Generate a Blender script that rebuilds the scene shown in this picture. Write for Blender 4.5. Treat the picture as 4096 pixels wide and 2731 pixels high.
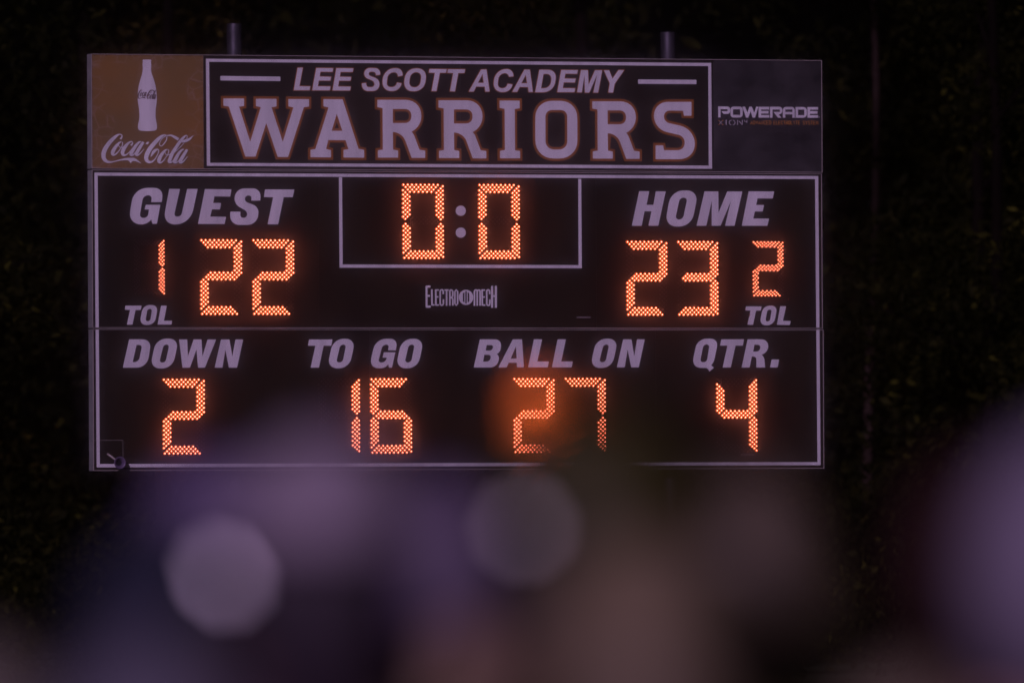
import bpy, bmesh, math, random
import numpy as np
from mathutils import Vector, Matrix
from mathutils.geometry import tessellate_polygon

# ------------------------------------------------------------------ scene, camera, light
for o in list(bpy.data.objects):
    bpy.data.objects.remove(o)
SC = bpy.context.scene
COL = SC.collection
random.seed(5)
RNG = np.random.default_rng(11)

HALO_HAZE = 0.0023  # density of the added halo volume
EYE = 1.75                       # camera height above the field
FOCAL, SENSOR = 400.0, 36.0
PITCH, ROLL = 1.70815851e-02, -5.03933339e-03
cam_d = bpy.data.cameras.new('camera')
cam = bpy.data.objects.new('camera', cam_d)
COL.objects.link(cam)
cam.matrix_world = Matrix.Translation((0, 0, EYE)) @ Matrix.Rotation(math.pi / 2 + PITCH, 4, 'X') @ Matrix.Rotation(ROLL, 4, 'Z')
cam_d.lens, cam_d.sensor_width = FOCAL, SENSOR
cam_d.clip_start, cam_d.clip_end = 0.5, 3000
cam_d.dof.use_dof = True
cam_d.dof.focus_distance = 100.0
cam_d.dof.aperture_fstop = 2.75
cam_d.dof.aperture_blades = 9
cam_d.dof.aperture_rotation = math.radians(14)
SC.camera = cam

SUN_EL, SUN_AZ = math.radians(24), math.radians(197)   # azimuth of the light, clockwise from +Y
world = bpy.data.worlds.new('World')
SC.world = world
world.use_nodes = True
nt = world.node_tree
sky = nt.nodes.new('ShaderNodeTexSky')
sky.sky_type = 'NISHITA'
sky.sun_disc = False
sky.sun_elevation = math.radians(-7)
sky.sun_rotation = SUN_AZ
bg = nt.nodes['Background']
nt.links.new(sky.outputs[0], bg.inputs[0])
bg.inputs[1].default_value = 0.004

sd = bpy.data.lights.new('floodlight', 'SUN')
sun = bpy.data.objects.new('floodlight', sd)
COL.objects.link(sun)
sd.energy = 1.6
sd.angle = math.radians(1.5)
sd.color = (0.86, 0.58, 1.0)
to_sun = Vector((math.sin(SUN_AZ) * math.cos(SUN_EL), math.cos(SUN_AZ) * math.cos(SUN_EL), math.sin(SUN_EL)))
sun.rotation_euler = to_sun.to_track_quat('Z', 'Y').to_euler()

SC.view_settings.view_transform = 'Standard'
SC.view_settings.look = 'None'
SC.view_settings.exposure = 0
SC.view_settings.gamma = 1
SC.view_settings.use_curve_mapping = False
SC.render.engine = 'CYCLES'
SC.cycles.max_bounces = 6
SC.cycles.diffuse_bounces = 2
SC.cycles.volume_bounces = 1
SC.cycles.use_denoising = True
SC.cycles.use_adaptive_sampling = False

# ------------------------------------------------------------------ helpers
def tag(o, label=None, cat=None, group=None, kind=None):
    if label: o['label'] = label
    if cat: o['category'] = cat
    if group: o['group'] = group
    if kind: o['kind'] = kind
    return o

def empty(name, loc=(0, 0, 0), rz=0, parent=None):
    o = bpy.data.objects.new(name, None)
    o.empty_display_size = 0.2
    o.location = loc
    o.rotation_euler = (0, 0, rz)
    COL.objects.link(o)
    if parent: o.parent = parent
    return o

def link(name, me, mat=None, parent=None, smooth=False):
    o = bpy.data.objects.new(name, me)
    COL.objects.link(o)
    if mat and not me.materials:
        me.materials.append(mat)
    if smooth:
        me.polygons.foreach_set('use_smooth', [True] * len(me.polygons))
    if parent: o.parent = parent
    return o

def mesh(verts, faces, name='m'):
    me = bpy.data.meshes.new(name)
    me.from_pydata(verts, [], faces)
    me.update()
    return me

def box_data(x0, x1, y0, y1, z0, z1, V, F):
    b = len(V)
    V += [(x0, y0, z0), (x1, y0, z0), (x1, y1, z0), (x0, y1, z0), (x0, y0, z1), (x1, y0, z1), (x1, y1, z1), (x0, y1, z1)]
    F += [(b, b + 3, b + 2, b + 1), (b + 4, b + 5, b + 6, b + 7), (b, b + 1, b + 5, b + 4), (b + 1, b + 2, b + 6, b + 5), (b + 2, b + 3, b + 7, b + 6), (b + 3, b, b + 4, b + 7)]

def boxes(name, lst, mat, parent, bevel=0):
    V, F = [], []
    for b in lst: box_data(*b, V, F)
    me = mesh(V, F)
    if bevel:
        bm = bmesh.new(); bm.from_mesh(me)
        bmesh.ops.bevel(bm, geom=bm.edges[:], offset=bevel, segments=1, affect='EDGES')
        bm.to_mesh(me); bm.free()
    return link(name, me, mat, parent)

def tube(path, rads, n=10, caps=True):
    """verts, faces of a round tube along a path"""
    P = [Vector(p) for p in path]
    V, F = [], []
    for i, p in enumerate(P):
        d = (P[min(i + 1, len(P) - 1)] - P[max(i - 1, 0)]).normalized()
        a = d.cross(Vector((0.13, 0.31, 0.94))).normalized()
        if a.length < .1: a = Vector((1, 0, 0))
        b = d.cross(a)
        for k in range(n):
            t = 2 * math.pi * k / n
            V.append(tuple(p + (a * math.cos(t) + b * math.sin(t)) * rads[i]))
    for i in range(len(P) - 1):
        for k in range(n):
            F.append((i * n + k, i * n + (k + 1) % n, (i + 1) * n + (k + 1) % n, (i + 1) * n + k))
    if caps:
        F.append(tuple(range(n))[::-1]); F.append(tuple((len(P) - 1) * n + k for k in range(n)))
    return V, F

# ------------------------------------------------------------------ materials
def M(name, col, rough=0.6, metal=0, spec=0.3, var=0.0, scale=(6, 6, 6), detail=5, bump=0, bscale=60, emit=None, estr=1.0):
    m = bpy.data.materials.new(name); m.use_nodes = True
    t = m.node_tree; N = t.nodes; L = t.links
    b = N['Principled BSDF']
    b.inputs['Roughness'].default_value = rough
    b.inputs['Metallic'].default_value = metal
    b.inputs['Specular IOR Level'].default_value = spec
    b.inputs['Base Color'].default_value = (*col, 1)
    if var:
        tc = N.new('ShaderNodeTexCoord'); mp = N.new('ShaderNodeMapping'); mp.inputs['Scale'].default_value = scale
        nz = N.new('ShaderNodeTexNoise'); nz.inputs['Detail'].default_value = detail; nz.inputs['Scale'].default_value = 1; nz.inputs['Roughness'].default_value = .62
        rp = N.new('ShaderNodeValToRGB')
        rp.color_ramp.elements[0].position = 0.3; rp.color_ramp.elements[1].position = 0.7
        rp.color_ramp.elements[0].color = (*[c * (1 - var) for c in col], 1)
        rp.color_ramp.elements[1].color = (*[min(1, c * (1 + var)) for c in col], 1)
        L.new(tc.outputs['Object'], mp.inputs[0]); L.new(mp.outputs[0], nz.inputs['Vector'])
        L.new(nz.outputs[0], rp.inputs[0]); L.new(rp.outputs[0], b.inputs['Base Color'])
    if bump:
        tc2 = N.new('ShaderNodeTexCoord')
        n2 = N.new('ShaderNodeTexNoise'); n2.inputs['Scale'].default_value = bscale; n2.inputs['Detail'].default_value = 3
        bp = N.new('ShaderNodeBump'); bp.inputs['Strength'].default_value = bump; bp.inputs['Distance'].default_value = 0.01
        L.new(tc2.outputs['Object'], n2.inputs['Vector'])
        L.new(n2.outputs[0], bp.inputs['Height']); L.new(bp.outputs[0], b.inputs['Normal'])
    if emit:
        b.inputs['Emission Color'].default_value = (*emit, 1)
        b.inputs['Emission Strength'].default_value = estr
    return m

M_black = M('black_paint', (0.0165, 0.0122, 0.0065), 0.6, spec=.2, var=.55, scale=(1.3, 1, .8), bump=.02)
M_white = M('white_vinyl', (0.74, 0.74, 0.76), 0.5, spec=.25, var=.17, scale=(6, 1, .7), detail=7)
M_orange = M('orange_vinyl', (0.29, 0.100, 0.010), 0.55, spec=.2, var=.12, scale=(3, 1, 3))
M_side = M('cabinet_metal', (0.30, 0.31, 0.30), 0.5, metal=.1, var=.18, scale=(3, 3, 7))
M_rim = M('cabinet_edge', (0.48, 0.44, 0.40), 0.5, metal=.2, var=.25, scale=(4, 4, 4))
M_steel = M('galvanized_steel', (0.085, 0.08, 0.095), 0.48, metal=.7, var=.5, scale=(14, 14, 5))
M_steel_in = M_steel
M_horn = M('horn_metal', (0.12, 0.09, 0.16), 0.4, metal=.1, var=.2, scale=(20, 20, 20))
M_dark = M('dark_cavity', (0.008, 0.008, 0.008), 0.8)
M_plate = M('label_plate', (0.20, 0.17, 0.17), 0.5, var=.3, scale=(60, 10, 60))
M_grey_print = M('grey_print', (0.58, 0.56, 0.60), 0.6, var=.15, scale=(20, 1, 20))
M_bottle_print = M('dark_print', (0.09, 0.05, 0.045), 0.6)
M_amber = M('amber_print', (0.55, 0.24, 0.05), 0.6, var=.2, scale=(20, 1, 20))
M_powder = M('grey_advert_panel', (0.036, 0.034, 0.034), 0.6, spec=.2, var=.6, scale=(3.5, 1, 3.5), detail=8, bump=.05)
M_led_ring = M('led_lens_halo', (0.3, 0.05, 0.01), 0.4, emit=(1.0, 0.15, 0.014), estr=0.80)  # lens glow also paints in the halo between the dots
M_led_core = M('led_core', (1, .8, .6), 0.4, emit=(1.0, 0.215, 0.155), estr=11.0)
M_led_off = M('led_unlit', (0.045, 0.03, 0.03), 0.3, spec=.5)

def advert_orange():
    m = M('faded_orange_panel', (0.19, 0.095, 0.030), 0.6, var=.0)
    t = m.node_tree; N = t.nodes; L = t.links; b = N['Principled BSDF']
    tc = N.new('ShaderNodeTexCoord')
    def noise(scale, det=4, dist=0.0):
        n = N.new('ShaderNodeTexNoise'); n.inputs['Scale'].default_value = scale; n.inputs['Detail'].default_value = det
        n.inputs['Distortion'].default_value = dist
        L.new(tc.outputs['Object'], n.inputs['Vector']); return n
    n1 = noise(1.6, 5)
    r1 = N.new('ShaderNodeValToRGB')
    r1.color_ramp.elements[0].position = .35; r1.color_ramp.elements[1].position = .68
    r1.color_ramp.elements[0].color = (0.190, 0.126, 0.048, 1); r1.color_ramp.elements[1].color = (0.265, 0.138, 0.038, 1)
    L.new(n1.outputs[0], r1.inputs[0])
    # crackle: distance to voronoi edges, kept where a coarse noise and nearness to the rim allow it
    nd = noise(9, 2); mixv = N.new('ShaderNodeVectorMath'); mixv.operation = 'MULTIPLY_ADD'
    L.new(nd.outputs['Color'], mixv.inputs[0]); mixv.inputs[1].default_value = (.05, .05, .05); L.new(tc.outputs['Object'], mixv.inputs[2])
    vo = N.new('ShaderNodeTexVoronoi'); vo.feature = 'DISTANCE_TO_EDGE'; vo.inputs['Scale'].default_value = 9.5
    L.new(mixv.outputs[0], vo.inputs['Vector'])
    lt = N.new('ShaderNodeMapRange'); lt.inputs['From Min'].default_value = 0.0; lt.inputs['From Max'].default_value = 0.055
    lt.inputs['To Min'].default_value = 1; lt.inputs['To Max'].default_value = 0
    L.new(vo.outputs['Distance'], lt.inputs['Value'])
    n3 = noise(3.3, 3)
    sep = N.new('ShaderNodeSeparateXYZ'); L.new(tc.outputs['Generated'], sep.inputs[0])
    def mth(op, a, bb=None, c=None):
        k = N.new('ShaderNodeMath'); k.operation = op
        for i, q in enumerate((a, bb, c)):
            if q is None: continue
            if isinstance(q, (int, float)): k.inputs[i].default_value = q
            else: L.new(q, k.inputs[i])
        return k.outputs[0]
    ex = mth('ABSOLUTE', mth('SUBTRACT', sep.outputs['X'], .5)); ez = mth('ABSOLUTE', mth('SUBTRACT', sep.outputs['Z'], .5))
    edge = mth('MAXIMUM', ex, ez)
    gate = mth('ADD', mth('MULTIPLY', edge, 1.5), mth('SUBTRACT', n3.outputs[0], .5))
    gm = N.new('ShaderNodeMapRange'); gm.inputs['From Min'].default_value = .50; gm.inputs['From Max'].default_value = .62
    L.new(gate, gm.inputs['Value'])
    amt = mth('MULTIPLY', mth('MULTIPLY', lt.outputs[0], gm.outputs[0]), .5)
    mx = N.new('ShaderNodeMix'); mx.data_type = 'RGBA'
    L.new(amt, mx.inputs['Factor']); L.new(r1.outputs[0], mx.inputs['A']); mx.inputs['B'].default_value = (.36, .25, .19, 1)
    L.new(mx.outputs['Result'], b.inputs['Base Color'])
    return m
M_advert = advert_orange()

# ------------------------------------------------------------------ where the board stands, and the plane of its face
YAW, BX, BY, BZ, BW, BH = 3.20502649e-01, -4.42939951e-01, 100.0, 4.14740478, 6.75556904, 3.62373584
board = empty('scoreboard', (BX, BY, 0), YAW)
tag(board, 'large dark football scoreboard with glowing orange numbers, lavender white lettering and two advert panels', 'scoreboard')
FPX = 4096 / SENSOR * FOCAL
CAMR = (Matrix.Rotation(math.pi / 2 + PITCH, 3, 'X') @ Matrix.Rotation(ROLL, 3, 'Z'))
BRI = Matrix.Rotation(-YAW, 3, 'Z')
BN = BRI.inverted() @ Vector((0, -1, 0))

def ray(x, y):
    return (CAMR @ Vector(((x - 2048) / FPX, -(y - 1365.5) / FPX, -1)))

def uv(x, y):
    """the point of the board's face measured at (x, y) on the survey photo -> metres on the face (u, height)"""
    d = ray(x, y)
    t = (Vector((BX, BY, 0)) - Vector((0, 0, EYE))).dot(BN) / d.dot(BN)
    p = BRI @ (Vector((0, 0, EYE)) + d * t - Vector((BX, BY, 0)))
    return (p.x, p.z)

def field_point(xs, ys, dist):
    """point at a distance in front of the camera; xs, ys measured on the 2352 px wide survey picture"""
    d = ray(xs * 4096 / 2352, ys * 4096 / 2352)
    return Vector((0, 0, EYE)) + d * (dist / d.y)

# ------------------------------------------------------------------ flat lettering
def rounded(pts, k=0.58, seg=7):
    n = len(pts)
    P = [(p[0], p[1]) for p in pts]; R = [p[2] if len(p) > 2 else 0 for p in pts]
    ln = [math.dist(P[i], P[(i + 1) % n]) for i in range(n)]
    R1 = R[:]
    sc = [1.0] * n
    for i in range(n):
        s = R[i] + R[(i + 1) % n]
        if s > ln[i] * 0.999:
            f = ln[i] * 0.999 / s
            sc[i] = min(sc[i], f); sc[(i + 1) % n] = min(sc[(i + 1) % n], f)
    out = []
    for i in range(n):
        r = R[i] * sc[i]
        if r < .5:
            out.append(P[i]); continue
        a, b, c = P[i - 1], P[i], P[(i + 1) % n]
        la, lc = math.dist(a, b), math.dist(b, c)
        A = (b[0] + (a[0] - b[0]) * r / la, b[1] + (a[1] - b[1]) * r / la)
        C = (b[0] + (c[0] - b[0]) * r / lc, b[1] + (c[1] - b[1]) * r / lc)
        h1 = (A[0] + (b[0] - A[0]) * k, A[1] + (b[1] - A[1]) * k)
        h2 = (C[0] + (b[0] - C[0]) * k, C[1] + (b[1] - C[1]) * k)
        for j in range(seg + 1):
            t = j / seg; q = 1 - t
            out.append(tuple(q ** 3 * A[m] + 3 * q * q * t * h1[m] + 3 * q * t * t * h2[m] + t ** 3 * C[m] for m in (0, 1)))
    return out

def area(p):
    return sum(p[i - 1][0] * p[i][1] - p[i][0] * p[i - 1][1] for i in range(len(p))) / 2

def offset(p, d):
    """mitred offset; d > 0 grows a counter-clockwise outline"""
    q = [p[i] for i in range(len(p)) if math.dist(p[i], p[i - 1]) > 1e-5]
    n = len(q); out = []
    for i in range(n):
        a, b, c = Vector(q[i - 1]), Vector(q[i]), Vector(q[(i + 1) % n])
        e1 = (b - a).normalized(); e2 = (c - b).normalized()
        n1 = Vector((e1.y, -e1.x)); n2 = Vector((e2.y, -e2.x))
        m = n1 + n2
        L = max(m.length_squared / 2, .12)
        m = m / L
        if m.length > 3.2: m = m.normalized() * 3.2
        out.append(tuple(b + m * d))
    return out

def sheet(contours, y_front, y_back, V, F):
    """filled outline with a small thickness, in board coordinates"""
    loops = []
    for i, c in enumerate(contours):
        a = area(c)
        want = 1 if i == 0 else -1
        loops.append(c if a * want > 0 else c[::-1])
    b = len(V); flat = [p for l in loops for p in l]
    V += [(p[0], y_front, p[1]) for p in flat]
    tris = tessellate_polygon([[Vector((p[0], p[1], 0)) for p in l] for l in loops])
    for t in tris:
        A, B, C = (flat[i] for i in t)
        s = (B[0] - A[0]) * (C[1] - A[1]) - (C[0] - A[0]) * (B[1] - A[1])
        F.append(tuple(b + i for i in (t if s > 0 else t[::-1])))
    V += [(p[0], y_back, p[1]) for p in flat]
    o, n = 0, len(flat)
    for l in loops:
        k = len(l)
        for i in range(k):
            j = (i + 1) % k
            F.append((b + o + i, b + n + o + i, b + n + o + j, b + o + j))
        o += k

class Crop:
    def __init__(s, ox, oy, sx): s.ox, s.oy, s.s = ox, oy, sx
    def __call__(s, p):
        return uv(s.ox + p[0] / s.s, s.oy + p[1] / s.s)

FACE = 0.0            # depth of the panel faces (board coordinates, +y is away from the viewer)
def glyph(crop, contours, parent, mat=None, name='letter', outline=0, front=-0.004, dx=0, dy=0, kx=1, ky=1, x0=0, y0=0, label=None):
    cs = []
    for c in contours:
        r = rounded(c)
        cs.append([crop(((x - x0) * kx + x0 + dx, (y - y0) * ky + y0 + dy)) for x, y in r])
    V, F = [], []
    sheet(cs, front, FACE - .0005, V, F)
    o = link(name, mesh(V, F), mat or M_white, parent)
    if label: o['label'] = label
    if outline:
        oc = []
        for i, c in enumerate(cs):
            c = c if area(c) > 0 else c[::-1]
            oc.append(offset(c, outline if i == 0 else -outline))
        V, F = [], []
        sheet(oc, front + .002, FACE - .0005, V, F)
        link('letter_outline', mesh(V, F), M_orange, parent)
    return o

def stroke_data(pts, y_front, V, F, sub=6, closed=False, crop=None, wscale=1.0, fixed=None):
    """ribbon of varying width through points (x, y, w) in crop units; Catmull-Rom smoothed"""
    P = [np.array(p if len(p) == 3 else (*p, fixed), float) for p in pts]
    out = []
    n = len(P)
    if sub <= 1: out = P
    else:
        rng = range(n if closed else n - 1)
        for i in rng:
            if closed: a, b, c, d = P[i - 1], P[i], P[(i + 1) % n], P[(i + 2) % n]
            else: a, b, c, d = P[max(i - 1, 0)], P[i], P[i + 1], P[min(i + 2, n - 1)]
            for j in range(sub):
                t = j / sub
                out.append(.5 * ((2 * b) + (-a + c) * t + (2 * a - 5 * b + 4 * c - d) * t * t + (-a + 3 * b - 3 * c + d) * t ** 3))
        if not closed: out.append(P[-1])
    if closed: out.append(out[0])
    b0 = len(V)
    m = len(out)
    for i, p in enumerate(out):
        q, r = out[max(i - 1, 0)], out[min(i + 1, m - 1)]
        if closed and i in (0, m - 1): q, r = out[m - 2], out[1]
        d = r[:2] - q[:2]; d = d / (np.hypot(*d) + 1e-9)
        nn = np.array((-d[1], d[0])) * max(p[2], 1) * wscale / 2
        for s in (1, -1):
            u, v = crop(p[:2] + nn * s)
            V.append((u, y_front, v))
    for i in range(m - 1):
        F.append((b0 + 2 * i, b0 + 2 * i + 1, b0 + 2 * i + 3, b0 + 2 * i + 2))

def strokes(name, crop, lst, mat, parent, front=-0.003, step=-0.0004, sub=6, fixed=None, closed=(), label=None):
    V, F = [], []
    for i, s in enumerate(lst):
        stroke_data(s, front + step * i, V, F, sub=sub, crop=crop, fixed=fixed, closed=(i in closed))
    o = link(name, mesh(V, F), mat, parent)
    if label: o['label'] = label
    return o

def rect4(name, crop, pts, parent, mat=None, front=-0.004):
    V, F = [], []
    sheet([[crop(p) for p in pts]], front, FACE - .0005, V, F)
    return link(name, mesh(V, F), mat or M_white, parent)

FULL = Crop(0, 0, 1)

# ------------------------------------------------------------------ cabinets
DEPTH = 0.13
def frame_of(x0, y0, x1, y1):
    a, b = uv(x0, y0), uv(x1, y1)
    return a[0], b[0], b[1], a[1]      # u0, u1, z0, z1
U0, U1 = -BW / 2, BW / 2
Z1 = BZ + BH / 2; Z0 = BZ - BH / 2
zT = uv(364, 677)[1]           # joint under the top cabinet
zM = uv(372, 1313.5)[1]        # joint under the middle cabinet
def cabinet(name, u0, u1, z0, z1, label, seams=()):
    c = boxes(name, [(u0, u1, .004, DEPTH, z0, z1)], M_side, board)
    c['label'] = label
    t = .0045
    boxes('edge_trim', [(u0, u1, -.006, .003, z1 - t, z1), (u0, u1, -.006, .003, z0, z0 + t),
                        (u0, u0 + t, -.006, .003, z0 + t, z1 - t), (u1 - t, u1, -.006, .003, z0 + t, z1 - t)], M_rim, c)
    return c
gap = .0055
cab_top = cabinet('top_cabinet', U0, U1 + .002, zT + gap, Z1, 'top cabinet carrying the team name between two advert panels')
cab_mid = cabinet('middle_cabinet', U0 + .001, U1 - .004, zM + gap, zT - gap, 'middle cabinet with the scores and the game clock')
cab_low = cabinet('lower_cabinet', U0 + .003, U1 + .003, Z0, zM - gap, 'lower cabinet with down, to go, ball on and quarter')
def panels(cab, u0, u1, z0, z1, seams, mat=M_black, name='face_panel'):
    xs = [u0 + .005] + list(seams) + [u1 - .005]
    for a, b in zip(xs[:-1], xs[1:]):
        boxes(name, [(a + .0012, b - .0012, FACE, .0039, z0 + .005, z1 - .005)], mat, cab)
s1 = uv(812, 400)[0]; s2 = uv(1842, 400)[0]; s3 = uv(2856.7, 400)[0]
panels(cab_top, s1, s3, zT + gap, Z1, [s2])
adv = boxes('drink_advert', [(U0 + .005, s1 + .003, FACE, .0039, zT + gap + .005, Z1 - .005)], M_advert, cab_top)
adv['label'] = 'faded orange drink advert with white bottle and script'
adw = boxes('sports_drink_advert', [(s3 - .003, U1 - .003, FACE, .0039, zT + gap + .005, Z1 - .005)], M_powder, cab_top)
adw['label'] = 'dirty dark grey sports drink advert'
panels(cab_mid, U0 + .001, U1 - .004, zM + gap, zT - gap, [uv(1275, 1000)[0], uv(2385, 1000)[0]])
panels(cab_low, U0 + .003, U1 + .003, Z0, zM - gap, [uv(1480, 1600)[0], uv(2624, 1600)[0]])
# rivets along the faded advert
V, F = [], []
def disc(u, z, r, y, V, F, n=8, yb=None):
    b = len(V)
    V += [(u + r * math.cos(2 * math.pi * k / n), y, z + r * math.sin(2 * math.pi * k / n)) for k in range(n)]
    F.append(tuple(b + k for k in range(n)))
    if yb is not None:
        V += [(u + r * math.cos(2 * math.pi * k / n), yb, z + r * math.sin(2 * math.pi * k / n)) for k in range(n)]
        F.extend([(b + k, b + n + k, b + n + (k + 1) % n, b + (k + 1) % n) for k in range(n)])
for i in range(10):
    u = U0 + .03 + (s1 - U0 - .05) * i / 9
    disc(u, Z1 - .014, .0035, -.002, V, F, yb=0); disc(u, zT + gap + .014, .0035, -.002, V, F, yb=0)
for i in range(1, 9):
    z = zT + (Z1 - zT) * i / 9
    disc(U0 + .013, z, .0035, -.002, V, F, yb=0); disc(s1 - .012, z, .0035, -.002, V, F, yb=0)
rv = link('rivets', mesh(V, F), M_dark, cab_top)
rv['kind'] = 'stuff'

# pipe posts behind the board, standing on the ground
for cx, ytop in ((934, 91.5), (2673, 125.5)):
    u, zt = uv(cx, ytop)
    u += .068; rad = .066
    ring_ = [(math.cos(k * math.pi / 16), math.sin(k * math.pi / 16)) for k in range(32)]
    yc = DEPTH + .004 + rad
    V = [(u + rad * c, yc + rad * s_, z) for z in (0, zt) for c, s_ in ring_] + [(u + (rad - .006) * c, yc + (rad - .006) * s_, z) for z in (zt, zt - .35) for c, s_ in ring_]
    F = [(q * 32 + k, q * 32 + (k + 1) % 32, (q + 1) * 32 + (k + 1) % 32, (q + 1) * 32 + k) for q in range(3) for k in range(32)]
    p = link('post', mesh(V, F), M_steel, board, smooth=True)
    p.data.set_sharp_from_angle(angle=.7)
    p['label'] = 'round steel pipe post rising behind the board'

# ------------------------------------------------------------------ painted lines
def ring(name, outer, inner, parent):
    """frame stripe as four butted strips"""
    for i in range(4):
        j = (i + 1) % 4
        rect4(name, FULL, [outer[i], outer[j], inner[j], inner[i]], parent)
ring('border_stripe', [(823.4, 236), (2844, 252.9), (2847.7, 675.7), (827.1, 664)], [(836, 248.2), (2832.7, 265.5), (2834.6, 663), (840.2, 651.8)], cab_top)
W1 = Crop(800, 200, 2.138); W2 = Crop(1800, 200, 2.138)
rect4('dash_stripe', W1, [(174, 224), (685, 230), (686, 268), (174, 262)], cab_top)
rect4('dash_stripe', W2, [(1608, 254), (2106, 257), (2106, 294), (1608, 291)], cab_top)
# middle: left, top, right
ym0, ym1 = 1309.8, 1316.9
def lerp(a, b, t): return (a[0] + (b[0] - a[0]) * t, a[1] + (b[1] - a[1]) * t)
OL, OR = (377.3, 690.8), (3272.3, 704.6); IL, IR = (390.2, 703.3), (3259.8, 716.8)
BOL, BOR = (386.3, 1868.4), (3281.8, 1859.6); BIL, BIR = (398.7, 1854.8), (3269.7, 1847.2)
def at_y(a, b, y): return lerp(a, b, (y - a[1]) / (b[1] - a[1]))
rect4('border_stripe', FULL, [OL, OR, IR, IL], cab_mid)
rect4('border_stripe', FULL, [OL, IL, at_y(IL, BIL, ym0), at_y(OL, BOL, ym0)], cab_mid)
rect4('border_stripe', FULL, [IR, OR, at_y(OR, BOR, ym0), at_y(IR, BIR, ym0)], cab_mid)
rect4('border_stripe', FULL, [at_y(OL, BOL, ym1), at_y(IL, BIL, ym1), BIL, BOL], cab_low)
rect4('border_stripe', FULL, [at_y(IR, BIR, ym1), at_y(OR, BOR, ym1), BOR, BIR], cab_low)
rect4('border_stripe', FULL, [BIL, BIR, BOR, BOL], cab_low)
C6 = Crop(1300, 660, 2.138)
rect4('clock_stripe', C6, [(118, 106), (145, 106), (150, 851), (124, 878)], cab_mid)
rect4('clock_stripe', C6, [(2165, 119), (2190, 119), (2195, 883), (2168, 856)], cab_mid)
rect4('clock_stripe', C6, [(150, 851), (2168, 856), (2195, 883), (124, 878)], cab_mid)
for cy in (392, 579):
    c = [(1160.5 + 43 * math.cos(t * math.pi / 14), cy + 43.5 * math.sin(t * math.pi / 14)) for t in range(28)]
    glyph(C6, [c], cab_mid, name='colon_dot')
rect4('label_plate', FULL, [(2306.5, 1266.5), (2362, 1267), (2362, 1272), (2306.5, 1271.5)], cab_mid, M_plate)
rect4('label_plate', FULL, [(2963, 1815.5), (3018, 1816), (3018, 1820), (2963, 1819.5)], cab_low, M_plate)
# small stain drops
M_spot = M('dark_spot', (.03, .025, .02), .8)
for x, y, a, b in ((443.5, 698, 3, 6), (1388, 699, 2, 5), (774.5, 815.5, 3, 4), (2382.5, 705, 1.5, 6), (558.5, 1362.5, 4, 4), (1631.5, 1467, 3, 4)):
    rect4('paint_chip', FULL, [(x - a / 2, y + b / 2), (x + a / 6, y - b / 2), (x + a / 2, y - b / 2), (x - a / 8, y + b / 2)], cab_mid if y < 1300 else cab_low, M_spot, front=-.0052)
M_leafbit = M('leaf_bit', (.25, .10, .02), .7)
rect4('leaf_bit', FULL, [(3151, 1200), (3154, 1191), (3156, 1192), (3154, 1201)], cab_mid, M_leafbit, front=-.006)
rect4('leaf_bit', FULL, [(2994, 1266), (2998, 1253), (3000, 1256), (2997, 1266)], cab_mid, M_leafbit, front=-.006)

# ------------------------------------------------------------------ lettering, cabinet by cabinet
A = Crop(340, 660, 2.306); B = Crop(2300, 660, 2.24)
D4 = Crop(480, 1340, 4.704); T4 = Crop(1220, 1340, 4.9); B4 = Crop(1880, 1340, 3.36); Q4 = Crop(2760, 1340, 6.357)
for g in (
    [[(610,343),(707,343),(722,212,85),(452,212,125),(396,549,130),(575,549,60),(610,503),(622,543),(662,543),(694,368),(560,368),(549,411),(590,411),(578,489,38),(500,489,38),(537,280,50),(618,280,40)]],
    [[(777,221),(875,223),(818,477,45),(886,477,45),(942,222),(1038,222),(968,549,150),(715,549,130)]],
    [[(1106,223),(1350,226),(1338,292),(1192,290),(1181,351),(1254,352),(1243,411),(1170,410),(1154,477),(1300,479),(1286,545),(1042,544)]],
    [[(1616,329),(1622,217,78),(1384,217,88),(1376,362,55),(1500,432,40),(1490,488,35),(1430,488,32),(1433,431),(1340,431),(1333,553,92),(1592,553,98),(1602,388,55),(1470,336,36),(1478,283,35),(1537,283,28),(1533,329)]],
    [[(1660,226),(1930,227),(1915,298),(1831,298),(1780,548),(1684,547),(1735,298),(1650,297)]],
    [[(372,1297),(521,1297),(513,1337),(465,1337),(437,1472),(386,1472),(415,1337),(368,1334)]],
    [[(536,1291,62),(674,1291,62),(641,1475,66),(500,1475,66)], [(575,1327,22),(619,1327,22),(601,1440,22),(556,1440,22)]],
    [[(701,1297),(753,1297),(727,1436),(802,1436),(796,1471),(669,1471)]],
): glyph(A, g, cab_mid)
for g in (
    [[(575,235),(664,236),(640,358),(702,358),(724,237),(812,237),(745,545),(657,545),(685,416),(622,416),(596,545),(508,545)]],
    [[(862,229,112),(1106,229,108),(1042,552,112),(800,552,112)], [(938,294,40),(1007,294,38),(966,489,38),(896,489,38)]],
    [[(1160,237),(1283,238),(1285,430),(1364,238),(1498,239),(1428,545),(1344,545),(1398,318),(1303,545),(1224,545),(1225,318),(1175,545),(1089,545)]],
    [[(1556,237),(1784,238),(1770,301),(1634,300),(1622,359),(1692,360),(1681,417),(1610,417),(1596,480),(1738,481),(1722,545),(1494,545)]],
    [[(1532,1266),(1671,1267),(1662,1304),(1621,1304),(1594,1432),(1545,1430),(1572,1304),(1526,1302)]],
    [[(1686,1260,60),(1814,1260,58),(1780,1436,62),(1650,1436,62)], [(1723,1295,20),(1763,1295,20),(1745,1401,20),(1704,1401,20)]],
    [[(1838,1265),(1890,1265),(1862,1396),(1931,1397),(1924,1433),(1809,1431)]],
): glyph(B, g, cab_mid)
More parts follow.
